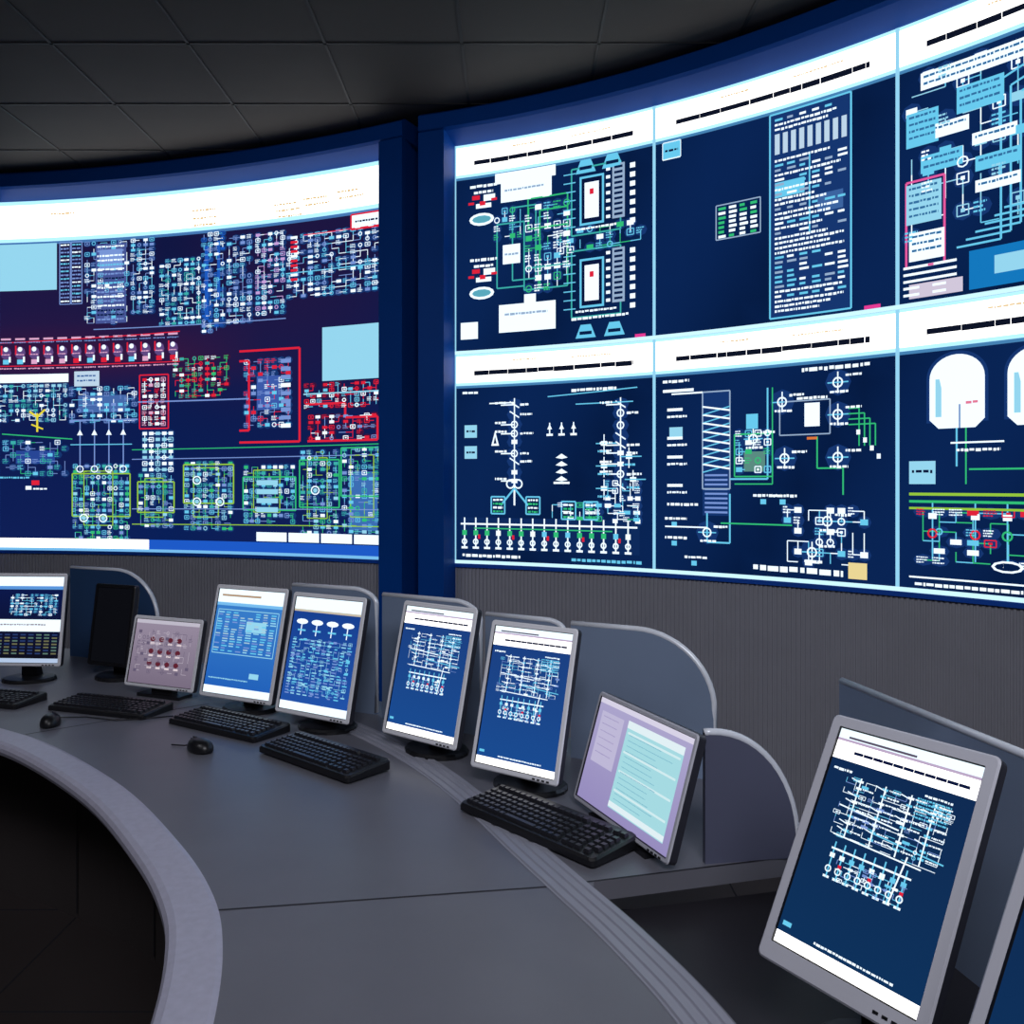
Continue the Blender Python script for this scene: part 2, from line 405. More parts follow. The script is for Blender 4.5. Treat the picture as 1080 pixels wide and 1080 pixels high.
def video_frame(C, R, a0, a1, da, parent):
    bm = bmesh.new()
    prof = [(-.05, ZT), (.015, ZT), (.13, 3.365), (.15, 3.375), (.15, 3.45), (.12, 3.47), (-.05, 3.47)]
    arc_sweep(bm, C, R, a0-da, a1+da, 40, prof, 0)
    for (b0, b1) in ((a0-da, a0), (a1, a1+da)):
        arc_sweep(bm, C, R, b0, b1, 3, rectp(-.05, .15, 0, 3.364), 0)
    arc_sweep(bm, C, R, a0, a1, 40, rectp(-.04, .012, ZB-.02, ZB-.001), 1)
    return obj_from_bm(bm, 'frame', [M_FRAME, M_FRAME_IN], parent)

# ---- left
vw = empty('video_wall_display')
A0, A1 = 5.75, 25.9
def fL(s, t, l): return (*arcp(LC, LR, A0+(A1-A0)*s, .002+.0012*l), ZT+(ZB-ZT)*t)
S = Sheet(408, 375, fL, 14)
def bgL(x, y):
    k = min(1, max(0, (y-60)/320)); p = abs(math.sin(x*.012+1))*abs(math.sin(y*.01+.6))
    a = rgb(16, 22, 66); b = rgb(8, 32, 90); c = rgb(46, 22, 62)
    q = [a[i]*(1-k)+b[i]*k for i in range(3)]
    m = .38*p*(1 if y < 300 else .3)
    r = max(0, 1-abs(y-165)/40.)*max(0, 1-max(0, x-190)/90.)*.5
    d = rgb(70, 20, 50)
    q = [q[i]*(1-m)+c[i]*m for i in range(3)]
    return tuple(q[i]*(1-r)+d[i]*r for i in range(3))
S.grid(28, 20, bgL)
S.rect(0, 0, 408, 42, WHITE, 1); S.rect(0, 40, 408, 4, ICE, 1.1); S.rect(0, 44, 408, 3, rgb(70, 120, 180), 1.1); S.rect(0, 0, 408, 4, ICE, 1.5)
S.rect(0, 0, 4, 375, rgb(60, 140, 220), 5)
for (x, y) in ((68, 14), (215, 22), (216, 30), (217, 37), (300, 26), (302, 32), (330, 24), (332, 30), (362, 22), (366, 28), (304, 38)):
    S.text(x-12, y, 24, 2, rgb(225, 190, 130), 2)
S.rect(366, 47, 36, 14, WHT, 2); S.box(366, 47, 36, 14, 1.6, RED, 3); S.text(370, 53, 28, 2, DK)
S.rect(0, 46, 62, 50, PALE, 2); S.rect(337, 152, 66, 52, PALE, 2)
for x0 in (66, 78):
    for q in range(16): S.text(x0, 48+q*4, 9, 1.8, rng.choice([WHT, LB, CY]))
    S.box(x0-1, 46, 11, 66, .9, LB)
S.rect(102, 50, 32, 84, rgb(70, 85, 150), 1.5); S.rect(106, 56, 24, 20, LB, 2)
for q in range(17): S.text(104, 52+q*4.8, 28, 2, rng.choice([WHT, CY, LB, NAVY]))
S.circuit(90, 46, 48, 90, 7, 16, [LB, WHT, CY], .7, .5)
S.circuit(138, 46, 26, 80, 4, 16, [WHT, LB, CY], .8)
S.circuit(168, 70, 45, 70, 7, 14, [WHT, CY, TEAL, WHT], .8, .7)
S.circuit(212, 46, 26, 104, 4, 20, [WHT, CY, BLUE, LB], .9); S.rect(216, 60, 4, 76, BLUE, 1.3); S.rect(229, 56, 3, 60, BLUE, 1.3)
S.circuit(238, 52, 28, 90, 4, 16, [WHT, CY, LB], .8, .7); S.circuit(268, 52, 32, 84, 5, 16, [WHT, CY, rgb(200, 160, 220)], .8)
S.circuit(300, 58, 100, 64, 14, 12, [WHT, CY, LB, WHT], .8, .62); S.line(300, 96, 400, 96, 1.0, CY); S.line(318, 60, 400, 60, 1, RED)
for q in range(10): S.rect(305, 60+q*4.6, 7, 2.6, rng.choice([RED, WHT, RED]), 3)
S.line(100, 140, 300, 140, 1, LB)
for i in range(13):
    x = 4+i*14.4; S.rect(x+1, 147, 10, 2, PINK, 2); S.disc(x+6, 163, 5.4, 7, rgb(96, 72, 130), 2); S.disc(x+6, 159, 2.4, 2.6, WHT, 3)
    S.rect(x+3, 170, 6, 5, rng.choice([PINK, RED, CY]), 2); S.rect(x+1, 155, 1.5, 10, RED, 3); S.text(x, 179, 12, 1.4, PINK)
    S.text(x+2, 164, 8, 1.3, PINK); S.text(x, 151, 12, 1.2, LB); S.rect(x+9, 167, 2, 6, WHT, 3)
S.line(2, 152, 190, 146, 1.0, RED); S.line(2, 177, 190, 177, 1, RED)
S.rect(2, 186, 72, 9, WHT, 2); S.rect(80, 184, 26, 16, rgb(190, 215, 235), 2); S.text(83, 188, 20, 2, rgb(60, 100, 160), 3); S.text(83, 193, 20, 2, rgb(60, 100, 160), 3)
S.circuit(0, 196, 74, 42, 12, 8, [WHT, CY, TEAL, PALE, WHT], .8); S.circuit(74, 200, 72, 40, 10, 7, [LB, CY, WHT], .8)
S.rect(84, 210, 50, 18, rgb(70, 105, 170), 1.4)
for i in range(4): S.line(86+i*15, 236, 86+i*15, 290, 1.2, LB); S.poly([(83+i*15, 252), (86+i*15, 246), (89+i*15, 252)], WHT, 3); S.ring(86+i*15, 288, 3.4, 1, WHT)
S.line(76, 236, 146, 236, 1.4, LB); S.line(76, 262, 140, 262, 1.0, CY)
S.path([(34, 226), (42, 232), (50, 224)], 2, YEL, 3); S.line(42, 228, 42, 248, 2, YEL, 3); S.line(36, 240, 48, 245, 1.6, YEL, 3)
RH = rgb(60, 20, 60)  # wine-red variant of the painted glow behind items
S.circuit(150, 192, 26, 52, 4, 9, [WHT, RED, PINK, WHT], .9, .9, [RED, WHT], halo=RH); S.box(148, 190, 30, 56, 1.4, RED)
S.circuit(182, 172, 60, 44, 9, 8, [RED, GRN, WHT, TEAL], .9, .7, [RED, GRN, RED], halo=RH); S.line(146, 218, 262, 218, 1.4, LB)
S.path([(252, 170), (314, 170), (314, 262), (252, 262)], 2.2, RED); S.path([(252, 180), (262, 180), (262, 250), (252, 250)], 2.2, RED)
S.circuit(256, 178, 50, 70, 7, 11, [LB, CY, WHT, RED], .8, .7, [RED, LB]); S.rect(270, 196, 24, 34, rgb(60, 90, 170), 1.3)
for q in range(9): S.rect(295, 180+q*8, 10, 4, rng.choice([WHT, LB]), 3)
S.circuit(318, 205, 82, 26, 13, 5, [WHT, CY, RED], .9, .7, [CY, RED], halo=RH); S.line(318, 216, 400, 216, 1.4, PALE)
S.path([(320, 226), (360, 226), (360, 240), (392, 240), (392, 262), (322, 262)], 2.2, RED); S.circuit(322, 236, 70, 26, 10, 5, [RED, LB, RED, WHT], .9, .6, halo=RH)
S.circuit(150, 248, 34, 44, 5, 7, [WHT, PALE], 1.0, 1, None, .7)
S.circuit(6, 256, 68, 40, 9, 6, [CY, WHT, LB, TEAL], .8, .5, [LB, GRN, LB]); S.line(6, 250, 78, 256, 1.2, GRN)
S.rect(20, 268, 40, 14, rgb(40, 70, 150), 1.4); S.text(4, 296, 30, 2, CY); S.rect(36, 300, 8, 5, RED, 2); S.rect(30, 306, 6, 4, WHT, 2); S.text(38, 308, 14, 2, WHT)
for (x, y, w, h) in ((78, 282, 60, 82), (146, 292, 38, 58), (194, 280, 52, 72), (256, 284, 54, 60), (314, 270, 40, 84), (356, 268, 46, 84)):
    S.circuit(x, y, w, h, max(4, int(w/6)), int(h/5.5), [WHT, CY, CY, GRN, TEAL, PALE, LB], .8, .75, [GRN, GRN, LB, CY, YG])
    g = rng.choice([GRN, YG]); S.box(x, y+rng.uniform(0, 20), w, h*.55, 1.4, g); S.box(x+w*.2, y+h*.1, w*.5, h*.7, 1.0, YG)
S.rect(364, 292, 28, 56, rgb(60, 110, 180), 1.4)
for i in range(4): S.rect(270, 300+i*9, 22, 5, PALE, 3)
for (x, y) in ((330, 310), (208, 300), (232, 322), (90, 340), (110, 340), (208, 322)): S.ring(x, y, 4, 1.2, WHT); S.disc(x, y, 2.2, 2.2, PALE)
for y0 in (268, 278, 330, 346): S.line(140, y0, 400, y0-2, .9, rng.choice([YG, GRN, LB]))
S.rect(0, 362, 408, 13, rgb(30, 90, 200), 3); S.rect(0, 362, 158, 10, WHITE, 4); S.rect(0, 372, 408, 3, rgb(120, 190, 240), 4)
for i in range(4): S.rect(270+i*33, 352, 31, 9, WHT, 4)
S.build('screen', vw)
video_frame(LC, LR, A0, A1, 1.1, vw)

# ---- right
vw2 = empty('video_wall_display')
B0, DB = 19.7, 13.2
cells = [[cell_11, cell_12, cell_13, cell_11], [cell_21, cell_22, cell_23, cell_22]]
for r in range(2):
    for c in range(4):
        z1 = ZT+(ZB-ZT)*r/2; z0 = ZT+(ZB-ZT)*(r+1)/2; b0 = B0+DB*c
        f = (lambda b0, z1, z0: (lambda s, t, l: (*arcp(RC, RR, b0+DB*s, .002+.0012*l), z1+(z0-z1)*t)))(b0, z1, z0)
        S = Sheet(100, 100, f, 12); cells[r][c](S); S.build('screen_cell', vw2)
B1 = B0+4*DB
video_frame(RC, RR, B0, B1, 1.8, vw2)

# ---------------------------------------------------------------- room shell
bm = bmesh.new()
path = [arcp(LC, LR, a, -.1) for a in [-8+34.5*i/40 for i in range(41)]]+[arcp(RC, RR, a, -.1) for a in [18.3+71.7*i/60 for i in range(61)]]
pb = [arcp(LC, LR, a, -.2) for a in [-8+34.5*i/40 for i in range(41)]]+[arcp(RC, RR, a, -.2) for a in [18.3+71.7*i/60 for i in range(61)]]
loft(bm, [[Vector((*a, 0)), Vector((*a, ZCEIL)), Vector((*b, ZCEIL)), Vector((*b, 0))] for a, b in zip(path, pb)], 0)
def ribs(C, R, a0, a1, pitch=.021):
    n = int(math.radians(a1-a0)*R/pitch); pts = []
    for i in range(n):
        for (k, o) in ((0, 0), (.42, 0), (.5, -.007), (.92, -.007)):
            pts.append(arcp(C, R, a0+(a1-a0)*(i+k)/n, o))
    loops = [[Vector((*p, 0)), Vector((*p, ZB-.021))] for p in pts]
    rows = [[bm.verts.new(q) for q in L] for L in loops]
    for u, v in zip(rows, rows[1:]):
        bm.faces.new((u[0], v[0], v[1], u[1])).material_index = 1
ribs(LC, LR, -8, A0-1.15); ribs(LC, LR, A0, A1); ribs(RC, RR, B0, B1)
obj_from_bm(bm, 'wall_back', [M_WALL, M_RIB])

XL, XR, YF, YB = -5.16, 2.93, -3.5, 5.75
bm = bmesh.new(); add_box(bm, XL-.1, XR+.1, YF-.1, YB, -.1, 0)
for i in range(14): add_box(bm, XL+.6*i, XL+.6*i+.006, YF, YB-.2, 0, .001, 1)
for i in range(15): add_box(bm, XL, XR, YF+.6*i, YF+.6*i+.006, 0, .001, 1)
obj_from_bm(bm, 'floor', [M_FLOOR, M_SEAM])
bm = bmesh.new(); add_box(bm, XL-.1, XR+.1, YF-.1, YB, ZCEIL, ZCEIL+.1)
x = -1.42-.6*6
while x < XR:
    add_box(bm, x-.007, x+.007, YF, YB-.2, ZCEIL-.004, ZCEIL+.001, 1); x += .6
y = 3.74-.6*12
while y < YB-.2:
    add_box(bm, XL, XR, y-.007, y+.007, ZCEIL-.004, ZCEIL+.001, 1); y += .6
obj_from_bm(bm, 'ceiling', [M_CEIL, M_CEILBAR])
bm = bmesh.new(); add_box(bm, XL-.1, XL, YF, 5.6, 0, ZCEIL); obj_from_bm(bm, 'wall_left', M_WALL)
bm = bmesh.new(); add_box(bm, XR, XR+.1, YF, .066, 0, ZCEIL); obj_from_bm(bm, 'wall_right', M_WALL)
bm = bmesh.new(); add_box(bm, XL, XR, YF-.1, YF, 0, ZCEIL); obj_from_bm(bm, 'wall_front', M_WALL)

# ---------------------------------------------------------------- control desk
DZ = 0.75
desk = empty('control_desk')
F = catmull([(-3.3, 3.35), (-2.6, 3.2), (-2.1, 3.02), (-1.69, 2.8), (-1.397, 2.6), (-1.025, 2.25), (-.737, 1.895), (-.579, 1.655), (-.498, 1.469), (-.442, 1.263), (-.41, 1.05), (-.40, .8), (-.41, .5), (-.45, .25)], 6)
ST = catmull([(-.66, 2.95), (-.433, 2.687), (-.242, 2.416), (-.082, 2.118), (.03, 1.87), (.121, 1.674), (.2, 1.5), (.283, 1.274), (.34, 1.0), (.37, .7), (.37, .25)], 6)
so = offset(ST, -.045)
near = [p for p in so if p.y < 1.71]
O = catmull([(.64, 1.84), (.66, 2.2), (.45, 2.5), (.1, 2.74), (-.3, 3.0), (-.7, 3.3), (-1.15, 3.65), (-1.7, 3.98), (-2.4, 4.2), (-3.3, 4.3)], 5)
outline = F+near[::-1]+[Vector((.165, 1.715))]+O
bm = bmesh.new(); prism(bm, outline, DZ-.04, DZ)
obj_from_bm(bm, 'top', M_DESK, desk)
bm = bmesh.new()
sweep(bm, F, [(0, .7505), (.01, .753), (.076, .753), (.088, .749), (.094, .740), (.094, .728), (.088, .715), (.07, .711), (0, .711)])
obj_from_bm(bm, 'rim', M_RIM, desk)
bm = bmesh.new()
prof = [(-.04, DZ+.0005)]
for k in range(4):
    x = -.04+k*.02; prof += [(x+.002, DZ+.005), (x+.014, DZ+.005), (x+.016, DZ+.0015), (x+.019, DZ+.0015)]
prof += [(.04, DZ+.0005)]
sweep(bm, ST, prof[::-1])
obj_from_bm(bm, 'cable_strip', M_STRIP, desk)
bm = bmesh.new()
def seam(a, b, w=.0025, z=DZ+.0006):
    a = Vector(a); b = Vector(b); t = (b-a).normalized(); n = Vector((-t.y, t.x))*w
    bm.faces.new([bm.verts.new((*p, z)) for p in (a-n, b-n, b+n, a+n)])
seam((-.55, 1.60), (.12, 1.70)); seam((-1.55, 2.72), (-1.1, 3.1)); seam((.1, 1.7), (.62, 1.835))
obj_from_bm(bm, 'seams', M_SEAM, desk)
SZ = .68
shelf = near[::-1]+[Vector((.19, 1.73)), Vector((.64, 1.84)), Vector((.80, 2.0)), Vector((.92, 1.7)), Vector((.98, 1.2)), Vector((1.0, .7)), Vector((.95, .25))]
bm = bmesh.new(); prism(bm, shelf, SZ-.04, SZ); obj_from_bm(bm, 'lower_shelf', M_SHELF, desk)
bm = bmesh.new()
inner = offset(F, -.28)
prism(bm, inner+[Vector((.3, .25)), Vector((.35, .9)), Vector((.25, 1.5)), Vector((.1, 1.9))]+[Vector((-.1, 2.3)), Vector((-.5, 2.75)), Vector((-1.1, 3.2)), Vector((-1.7, 3.6)), Vector((-3.3, 3.9))], 0, DZ-.041)
obj_from_bm(bm, 'pedestal', M_SKIRT, desk)
bm = bmesh.new()
prism(bm, [Vector(p) for p in ((.5, .3), (.85, .3), (.85, 1.6), (.6, 1.7), (.5, 1.5))], 0, SZ-.041)
obj_from_bm(bm, 'shelf_pedestal', M_SKIRT, desk)
bm = bmesh.new()
for i in range(4, len(inner)-4, 7):
    p = inner[i]; t = (inner[i+1]-inner[i-1]).normalized(); o = Vector((t.y, -t.x))
    q = p+o*.004
    bm.faces.new([bm.verts.new(v) for v in ((q.x-t.x*.004, q.y-t.y*.004, .02), (q.x+t.x*.004, q.y+t.y*.004, .02), (q.x+t.x*.004, q.y+t.y*.004, .69), (q.x-t.x*.004, q.y-t.y*.004, .69))])
obj_from_bm(bm, 'panel_gaps', M_SEAM, desk)

# ---------------------------------------------------------------- divider panels
def partition(a, b, z0, h, mat_, rr=.12, rl=.0, name='desk_divider_panel', th=.014, drop=0.0, ell=None):
    a = Vector(a); b = Vector(b); L = (b-a).length; t = (b-a)/L
    e = empty(name, (a.x, a.y, z0), math.atan2(t.y, t.x))
    pts = [(0, 0)]
    if rl > 0: pts += [(rl*(1-math.cos(k*math.pi/20)), h-rl+rl*math.sin(k*math.pi/20)) for k in range(11)]
    else: pts += [(0, h)]
    ex, ez = ell if ell else (rr, rr)
    pts += [(L-ex+ex*math.sin(k*math.pi/28), h-drop-ez+ez*math.cos(k*math.pi/28)) for k in range(15)]
    pts += [(L, 0)]
    bm = bmesh.new()
    loft(bm, [[Vector((p[0], y, p[1])) for p in pts] for y in (-th/2, th/2)], 0)
    obj_from_bm(bm, 'board', mat_, e)
    bm = bmesh.new(); tube(bm, [(p[0], 0, p[1]) for p in pts[1:-1]]+[(L, 0, .006)], th*.62, 0, 8)
    obj_from_bm(bm, 'edge_trim', M_EDGE, e, True)
    return e
partition((.175, 2.50), (.545, 2.30), DZ, .39, M_PANEL, ell=(.22, .20))
partition((-.08, 2.68), (.155, 2.53), DZ, .39, M_PANEL, ell=(.06, .03))
partition((-.44, 2.92), (-.10, 2.71), DZ, .42, M_PANEL, ell=(.10, .06))
partition((-.80, 3.12), (-.47, 2.96), DZ, .43, M_PANEL, ell=(.10, .05))
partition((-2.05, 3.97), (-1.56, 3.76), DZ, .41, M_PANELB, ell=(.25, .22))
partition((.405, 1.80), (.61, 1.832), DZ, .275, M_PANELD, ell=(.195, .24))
partition((.735, 1.90), (.85, 1.28), SZ, .43, M_PANEL, ell=(.03, .02))
partition((.86, 1.24), (.90, .62), SZ, .43, M_PANEL, ell=(.03, .02))

# ---------------------------------------------------------------- monitors
def rrloop(x0, x1, h0, h1, r, n=4):
    out = []
    for (cx, ch, a0) in ((x1-r, h1-r, 0), (x0+r, h1-r, 90), (x0+r, h0+r, 180), (x1-r, h0+r, 270)):
        for k in range(n+1):
            a = math.radians(a0+90*k/n); out.append((cx+r*math.cos(a), ch+r*math.sin(a)))
    return out

def monitor(BL, e, w, H, tilt, zb, zd, art, bez=M_SILVER, b=.014, name='computer_monitor', bb=None, stand=True, thick=.05):
    ev = Vector(e).normalized(); c = Vector(BL)+ev*(w/2)
    E = empty(name, (c.x, c.y, zd), math.atan2(ev.y, ev.x))
    th = math.radians(tilt); z0 = zb-zd; bb = bb or b
    def P(x, h, d): return Vector((x, h*math.sin(th)+d*math.cos(th), z0+h*math.cos(th)-d*math.sin(th)))
    def LP(i, d, r): return [P(x, h, d) for (x, h) in rrloop(-w/2+i, w/2-i, i, H-i, r)]
    bm = bmesh.new()
    loops = [LP(.05, thick, .02), LP(.012, thick*.75, .02), LP(0, .022, .012), LP(0, .003, .010), LP(.003, 0, .008),
             [P(x, h, 0) for (x, h) in rrloop(-w/2+b, w/2-b, bb, H-b, .002)], [P(x, h, .004) for (x, h) in rrloop(-w/2+b+.001, w/2-b-.001, bb+.001, H-b-.001, .002)]]
    loft(bm, loops, [1, 1, 2, 0, 0, 1], True, True)
    for k in range(4):
        x = w/2-.03-k*.014; o = [P(x+dx, bb*.45+dh, -.0012) for (dx, dh) in ((-.004, -.002), (.004, -.002), (.004, .002), (-.004, .002))]
        i_ = [P(x+dx, bb*.45+dh, .001) for (dx, dh) in ((-.004, -.002), (.004, -.002), (.004, .002), (-.004, .002))]
        loft(bm, [i_, o], 1)
    obj_from_bm(bm, 'housing', [bez, M_BLACK, M_SIDE], E)
    iw, ih = w-2*b-.004, H-b-bb-.004
    S = Sheet(100, 100*ih/iw, lambda s, t, l: P(-iw/2+iw*s, bb+.002+ih*(1-t), .0036-.0005*l), 200)
    art(S); S.build('screen', E)
    if stand:
        bm = bmesh.new()
        yb = H*.35*math.sin(th)+.05
        n = 20
        lo = [[Vector((.105*k*math.cos(2*math.pi*i/n), yb+.085*k*math.sin(2*math.pi*i/n), z)) for i in range(n)] for (k, z) in ((1, 0), (1, .008), (.93, .014), (.5, .018))]
        loft(bm, lo, 0)
        p1 = P(0, H*.35, thick-.006)
        def sq(x, y, z, a, d): return [Vector((x-a, y-d, z)), Vector((x+a, y-d, z)), Vector((x+a, y+d, z)), Vector((x-a, y+d, z))]
        loft(bm, [sq(0, yb+.02, .012, .035, .018), sq(0, (yb+.02+p1.y)/2, p1.z*.5, .028, .014), sq(0, p1.y+.006, p1.z-.01, .028, .014), sq(0, p1.y+.004, p1.z+.03, .024, .008)], 0)
        obj_from_bm(bm, 'stand', M_BLACK, E)
    else:
        bm = bmesh.new()
        add_box(bm, -w*.3, w*.3, .0, .07, 0, .012)
        p0 = P(0, .03, .03)
        loft(bm, [[Vector((-.05, .02, .01)), Vector((.05, .02, .01)), Vector((.05, .05, .01)), Vector((-.05, .05, .01))],
                  [p0+Vector((-.05, -.01, 0)), p0+Vector((.05, -.01, 0)), p0+Vector((.05, .015, 0)), p0+Vector((-.05, .015, 0))]], 0)
        obj_from_bm(bm, 'stand', M_BLACK, E)
    return E

def mon_bg(S, c1, c2): S.grid(4, 6, lambda x, y: tuple(c1[i]*(1-y/S.H)+c2[i]*y/S.H for i in range(3)))
def make_tree(c1, c2):
    def art_tree(S):
        H = S.H; mon_bg(S, c1, c2)
        S.rect(0, 0, 100, H*.045, WHT); S.rect(0, H*.045, 100, H*.012, rgb(190, 170, 200), 1.5); S.rect(0, H*.057, 100, H*.085, WHITE, 1)
        S.rect(8, H*.03, 50, H*.010, rgb(90, 80, 100), 2); x = 15
        while x < 88: S.rect(x, H*.092, 7, H*.014, DK, 2); x += 7.3
        S.rect(0, H*.95, 100, H*.05, WHITE, 1); S.text(28, H*.925, 55, H*.01, WHT); S.text(3, H*.90, 7, H*.022, CY)
        S.text(4, H*.18, 14, H*.012, WHT); S.text(70, H*.18, 18, H*.01, WHT)
        for cx in (26, 44, 62, 78):
            S.line(cx, H*.20, cx, H*.47, .9, WHT)
            for k in range(8):
                y = H*(.21+k*.032); S.rect(cx-2, y, 4, H*.010, rng.choice([WHT, CY]), 2)
                if rng.random() < .7: S.text(cx+3, y, 8, H*.007, WHT)
                if rng.random() < .5: S.line(cx-7, y, cx, y+H*.01, .7, WHT)
        S.line(16, H*.34, 60, H*.36, .9, WHT); S.line(44, H*.41, 92, H*.43, .9, CY); S.line(18, H*.47, 80, H*.48, .9, WHT)
        S.circuit(12, H*.20, 80, H*.28, 11, 12, [WHT, CY, WHT, LB], .5, .16, halo=None)
        S.line(20, H*.53, 76, H*.53, 1.2, WHT)
        for k in range(8):
            x = 22+k*7.2; S.line(x, H*.50, x, H*.66, 1.0, CY); S.rect(x-1.8, H*.55, 3.6, H*.02, rng.choice([WHT, CY]), 2)
            S.ring(x, H*.62, 2, .8, WHT, n=8); S.rect(x-2.2, H*.65, 4.4, H*.010, WHT, 2)
            if k % 3 == 1: S.rect(x-1, H*.59, 2.5, H*.014, RED, 3)
        S.line(70, H*.45, 66, H*.66, 1, WHT)
        S.circuit(24, H*.56, 52, H*.10, 10, 5, [WHT, LB, CY], .6, .4, halo=None)
        for q in range(6): S.text(66, H*(.20+q*.016), 22, H*.008, CY)
    return art_tree
tree_mid = make_tree(rgb(28, 62, 128), rgb(26, 76, 146)); tree_dark = make_tree(rgb(16, 42, 82), rgb(14, 50, 92))
def art_table(S):
    H = S.H; mon_bg(S, rgb(60, 130, 205), rgb(32, 95, 185))
    S.rect(0, 0, 100, H*.13, WHT, 1); S.rect(6, H*.05, 60, H*.02, rgb(180, 150, 120), 2); S.rect(0, H*.13, 100, H*.03, rgb(120, 190, 240), 1)
    for j in range(17):
        for i in range(8):
            if rng.random() < .85: S.rect(5+i*11.5, H*(.22+j*.023), 9*rng.uniform(.6, 1), H*.011, rng.choice([PALE, CY, rgb(170, 205, 220), LB]), 2)
    S.box(4, H*.2, 92, H*.42, .9, PALE); S.rect(50, H*.3, 30, H*.1, PALE, 1.8)
    S.rect(66, H*.78, 14, H*.05, PALE, 2); S.rect(0, H*.93, 100, H*.07, WHT, 1); S.text(5, H*.85, 60, H*.012, PALE)
def art_blobs(S):
    H = S.H; mon_bg(S, rgb(22, 60, 140), rgb(34, 84, 170))
    S.rect(0, 0, 100, H*.12, WHT, 1); S.rect(0, H*.11, 100, H*.02, rgb(200, 190, 170), 1.2)
    for i in range(4):
        S.disc(15+i*23, H*.22, 9, H*.025, WHT, 2); S.line(15+i*23, H*.24, 15+i*23, H*.34, 1.4, WHT); S.rect(10+i*23, H*.29, 12, H*.015, CY, 2)
    for j in range(20):
        for i in range(10):
            if rng.random() < .75: S.rect(5+i*9.2, H*(.38+j*.025), 7*rng.uniform(.5, 1), H*.010, rng.choice([LB, CY, PALE]), 2)
    S.circuit(5, H*.36, 90, H*.5, 12, 14, [LB, CY, PALE], .6, .4, halo=None); S.rect(0, H*.93, 100, H*.07, WHT, 1)
def art_left(S):
    H = S.H; mon_bg(S, rgb(12, 26, 80), rgb(14, 14, 20))
    S.rect(0, 0, 100, H*.12, WHT, 1); S.rect(0, H*.11, 100, H*.04, rgb(90, 150, 220), 1.2)
    S.circuit(30, H*.2, 65, H*.26, 10, 8, [WHT, CY], .7, .6); S.rect(0, H*.5, 100, H*.14, WHT, 1); S.text(10, H*.55, 70, H*.02, rgb(150, 140, 150), 2)
    for i in range(9):
        for j in range(7): S.rect(6+i*10.5, H*(.67+j*.036), 7, H*.016, rng.choice([rgb(110, 110, 80), rgb(90, 120, 110), rgb(40, 60, 110)]), 2)
    S.rect(0, H*.95, 100, H*.05, rgb(180, 200, 230), 1)
def art_off(S):
    S.grid(2, 2, lambda x, y: rgb(12, 13, 18))
def art_pink(S):
    H = S.H; mon_bg(S, rgb(150, 138, 158), rgb(120, 108, 128))
    S.rect(0, 0, 100, H*.06, rgb(190, 185, 200), 1)
    for i in range(4):
        for j in range(3):
            S.disc(30+i*14, H*(.3+j*.19), 4, H*.04, rgb(95, 35, 50), 2); S.rect(27+i*14, H*(.35+j*.19), 7, H*.03, rgb(220, 205, 210), 2)
    S.circuit(5, H*.15, 88, H*.7, 12, 8, [rgb(185, 175, 190), rgb(100, 90, 115)], .6, .5, halo=None)
def art_form(S):
    H = S.H; mon_bg(S, rgb(172, 165, 205), rgb(150, 140, 190))
    S.rect(0, 0, 100, H*.05, rgb(215, 210, 230), 1)
    S.rect(36, H*.10, 58, H*.82, rgb(165, 218, 226), 1.5); S.rect(36, H*.10, 58, H*.07, rgb(225, 240, 245), 2)
    for j in range(13): S.text(40, H*(.22+j*.05), 48*rng.uniform(.6, 1), H*.009, rgb(125, 185, 205), 3)
    for j in range(4): S.rect(38, H*(.20+j*.18), 54, H*.02, rgb(210, 236, 240), 2)
    S.rect(5, H*.12, 26, H*.5, rgb(190, 184, 215), 1.5)
    for j in range(6): S.text(8, H*(.16+j*.07), 18, H*.009, rgb(155, 145, 190), 3)
    S.rect(36, H*.86, 58, H*.05, rgb(225, 240, 245), 2.5)

monitor((-2.14, 3.42), (.995, -.06), .34, .37, 8, .82, DZ, art_left, b=.012)
monitor((-1.745, 3.50), (.92, -.39), .22, .33, 8, .81, DZ, art_off, bez=M_BLACK, b=.014)
monitor((-1.478, 3.245), (.92, -.39), .34, .265, 12, .785, DZ, art_pink, b=.012, stand=False)
monitor((-1.113, 3.027), (.309, -.155), .335, .395, 13, .80, DZ, art_table, b=.013)
monitor((-.784, 2.8125), (.278, -.165), .32, .395, 13, .80, DZ, art_blobs, b=.013)
monitor((-.395, 2.576), (.231, -.180), .30, .40, 14, .80, DZ, tree_mid, b=.013)
monitor((-.113, 2.265), (.214, -.150), .275, .39, 15, .80, DZ, tree_mid, b=.013)
monitor((.150, 2.12), (.163, -.373), .415, .27, 17, .77, DZ, art_form, bez=M_SILVER2, b=.010, stand=False, thick=.03)
monitor((.379, 1.327), (.54, -.84), .275, .395, 29, .82, SZ, tree_dark, bez=M_SILVER2, b=.018, bb=.028)
monitor((.47, .955), (.45, -.893), .27, .395, 29, .82, SZ, tree_dark, bez=M_SILVER2, b=.018, bb=.028)

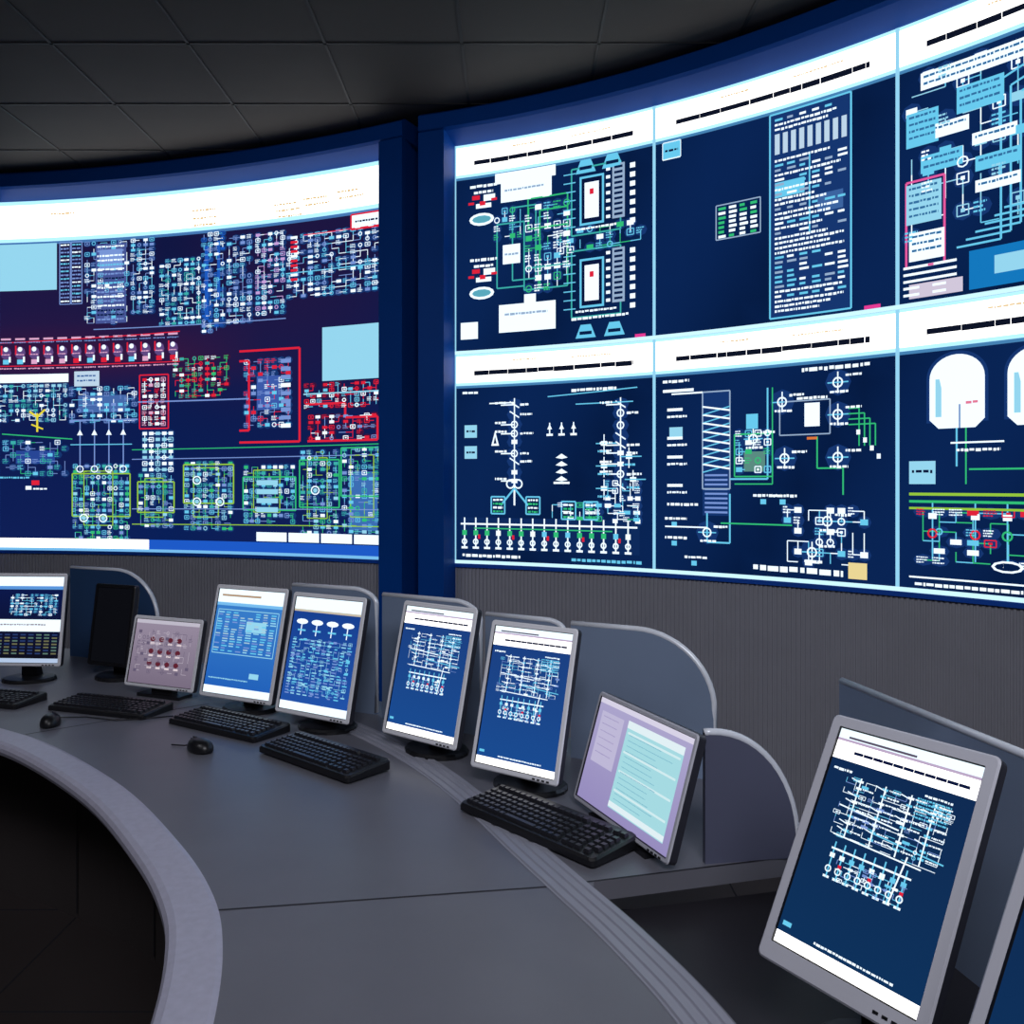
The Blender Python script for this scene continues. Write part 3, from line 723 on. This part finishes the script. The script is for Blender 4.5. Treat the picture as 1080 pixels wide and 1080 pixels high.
# ---------------------------------------------------------------- keyboards, mice
def keyboard(c, d, z=DZ, w=.45, dep=.155):
    d = Vector(d).normalized()
    bm = bmesh.new()
    pr = []
    for (k, zz) in ((.0, .0), (0, .012), (.004, .017)):
        pr.append([Vector((x, y, zz+max(0, (y+dep/2))*.07*(zz > 0))) for (x, y) in rrloop(-w/2+k, w/2-k, -dep/2+k, dep/2-k, .012)])
    loft(bm, pr, 0)
    rows = [(-.056, 1), (-.037, 0), (-.018, 0), (.001, 0), (.020, 0), (.048, 0)]
    for (y, sp) in rows:
        zt = .017+(y+dep/2)*.07
        x = -w/2+.014
        while x < w/2-.02:
            kw = .0165
            if sp and abs(x+.06) < .02: kw = .10
            if abs(x-.105) < .009 or abs(x-.165) < .006: x += .008
            if x+kw > w/2-.01: break
            M = Matrix.Translation((x, y, zt))
            lo = [[M @ Vector((a, b_, zz)) for (a, b_) in ((k, -.0075+k), (kw-k, -.0075+k), (kw-k, .0075-k), (k, .0075-k))] for (k, zz) in ((0, -.001), (.0022, .007))]
            loft(bm, lo, 1); x += kw+.0025
    ob = obj_from_bm(bm, 'computer_keyboard', [M_BLACK, M_KEY])
    ob.location = (c[0], c[1], z+.0006); ob.rotation_euler = (0, 0, math.atan2(d.y, d.x))
keyboard((.075, 1.975), (.291, -.316), DZ+.005, .44)
keyboard((-.545, 2.455), (.359, -.307), DZ+.005, .42)
keyboard((-.93, 2.80), (.353, -.22), DZ, .42)
keyboard((-1.42, 3.02), (.36, -.12), DZ, .42)
keyboard((-1.94, 3.14), (.4, -.10), DZ, .42)
def mouse(c, ang, z=DZ, cable=None):
    bm = bmesh.new(); n = 18; lo = []
    for (k, zz) in ((.94, 0), (1, .006), (.97, .015), (.86, .025), (.62, .033), (.28, .037)):
        lo.append([Vector((.031*k*math.cos(2*math.pi*i/n)*(1-.12*math.sin(2*math.pi*i/n)), .055*k*math.sin(2*math.pi*i/n)-.004*(1-k), zz)) for i in range(n)])
    loft(bm, lo, 0)
    add_box(bm, -.003, .003, .018, .034, .028, .038, 1); add_box(bm, -.0006, .0006, .03, .05, .018, .030, 1)
    tube(bm, cable, .0022, 0)
    ob = obj_from_bm(bm, 'computer_mouse', [M_BLACK, M_SIDE], smooth=True)
    ob.location = (c[0], c[1], z+.0006); ob.rotation_euler = (0, 0, ang)
mouse((-.935, 2.555), math.radians(50), cable=[(0, .053, .008), (-.01, .07, .004), (-.02, .09, .0035), (-.03, .11, .0035)])
mouse((-1.53, 2.83), math.radians(20), cable=[(0, .053, .008), (.03, .07, .0035), (.10, .05, .0035), (.2, -.03, .0035), (.3, -.04, .0035), (.38, -.04, .0035)])

# ---------------------------------------------------------------- lights
def area(name, loc, size, power, color, target, spread=180):
    l = bpy.data.lights.new(name, 'AREA'); l.energy = power; l.size = size; l.color = color
    l.spread = math.radians(spread)
    o = bpy.data.objects.new(name, l); col.objects.link(o); o.location = loc
    o.rotation_euler = (Vector(target)-Vector(loc)).to_track_quat('-Z', 'Y').to_euler()
area('fill_overhead', (-.5, .3, 3.40), 1.4, 8, (.90, .92, 1), (-.4, 1.2, 0))  # added overhead fill with no fixture, supplements the screen light
area('fill_wall_wash', (.3, -.6, 3.3), 1.4, 30, (.92, .93, 1), (.6, 3.4, .5), 110)  # added fill behind the camera, brightens ribbed wall and frames
area('fill_side', (-2.6, 1.2, 3.35), 1.0, 10, (.92, .92, 1), (-1.6, 4.6, .6), 110)  # unseen extra fill aimed at the left part of the wall
w = bpy.data.worlds.new('World'); scene.world = w; w.use_nodes = True
w.node_tree.nodes['Background'].inputs['Color'].default_value = (.02, .022, .03, 1)
w.node_tree.nodes['Background'].inputs['Strength'].default_value = .3

# ---------------------------------------------------------------- camera
cam = bpy.data.cameras.new('camera'); cam.lens = 30; cam.sensor_width = 36; cam.shift_y = -30/1080; cam.clip_start = .02
co = bpy.data.objects.new('camera', cam); col.objects.link(co); co.location = (0, 0, 1.55); co.rotation_euler = (math.radians(90), 0, 0)
scene.camera = co
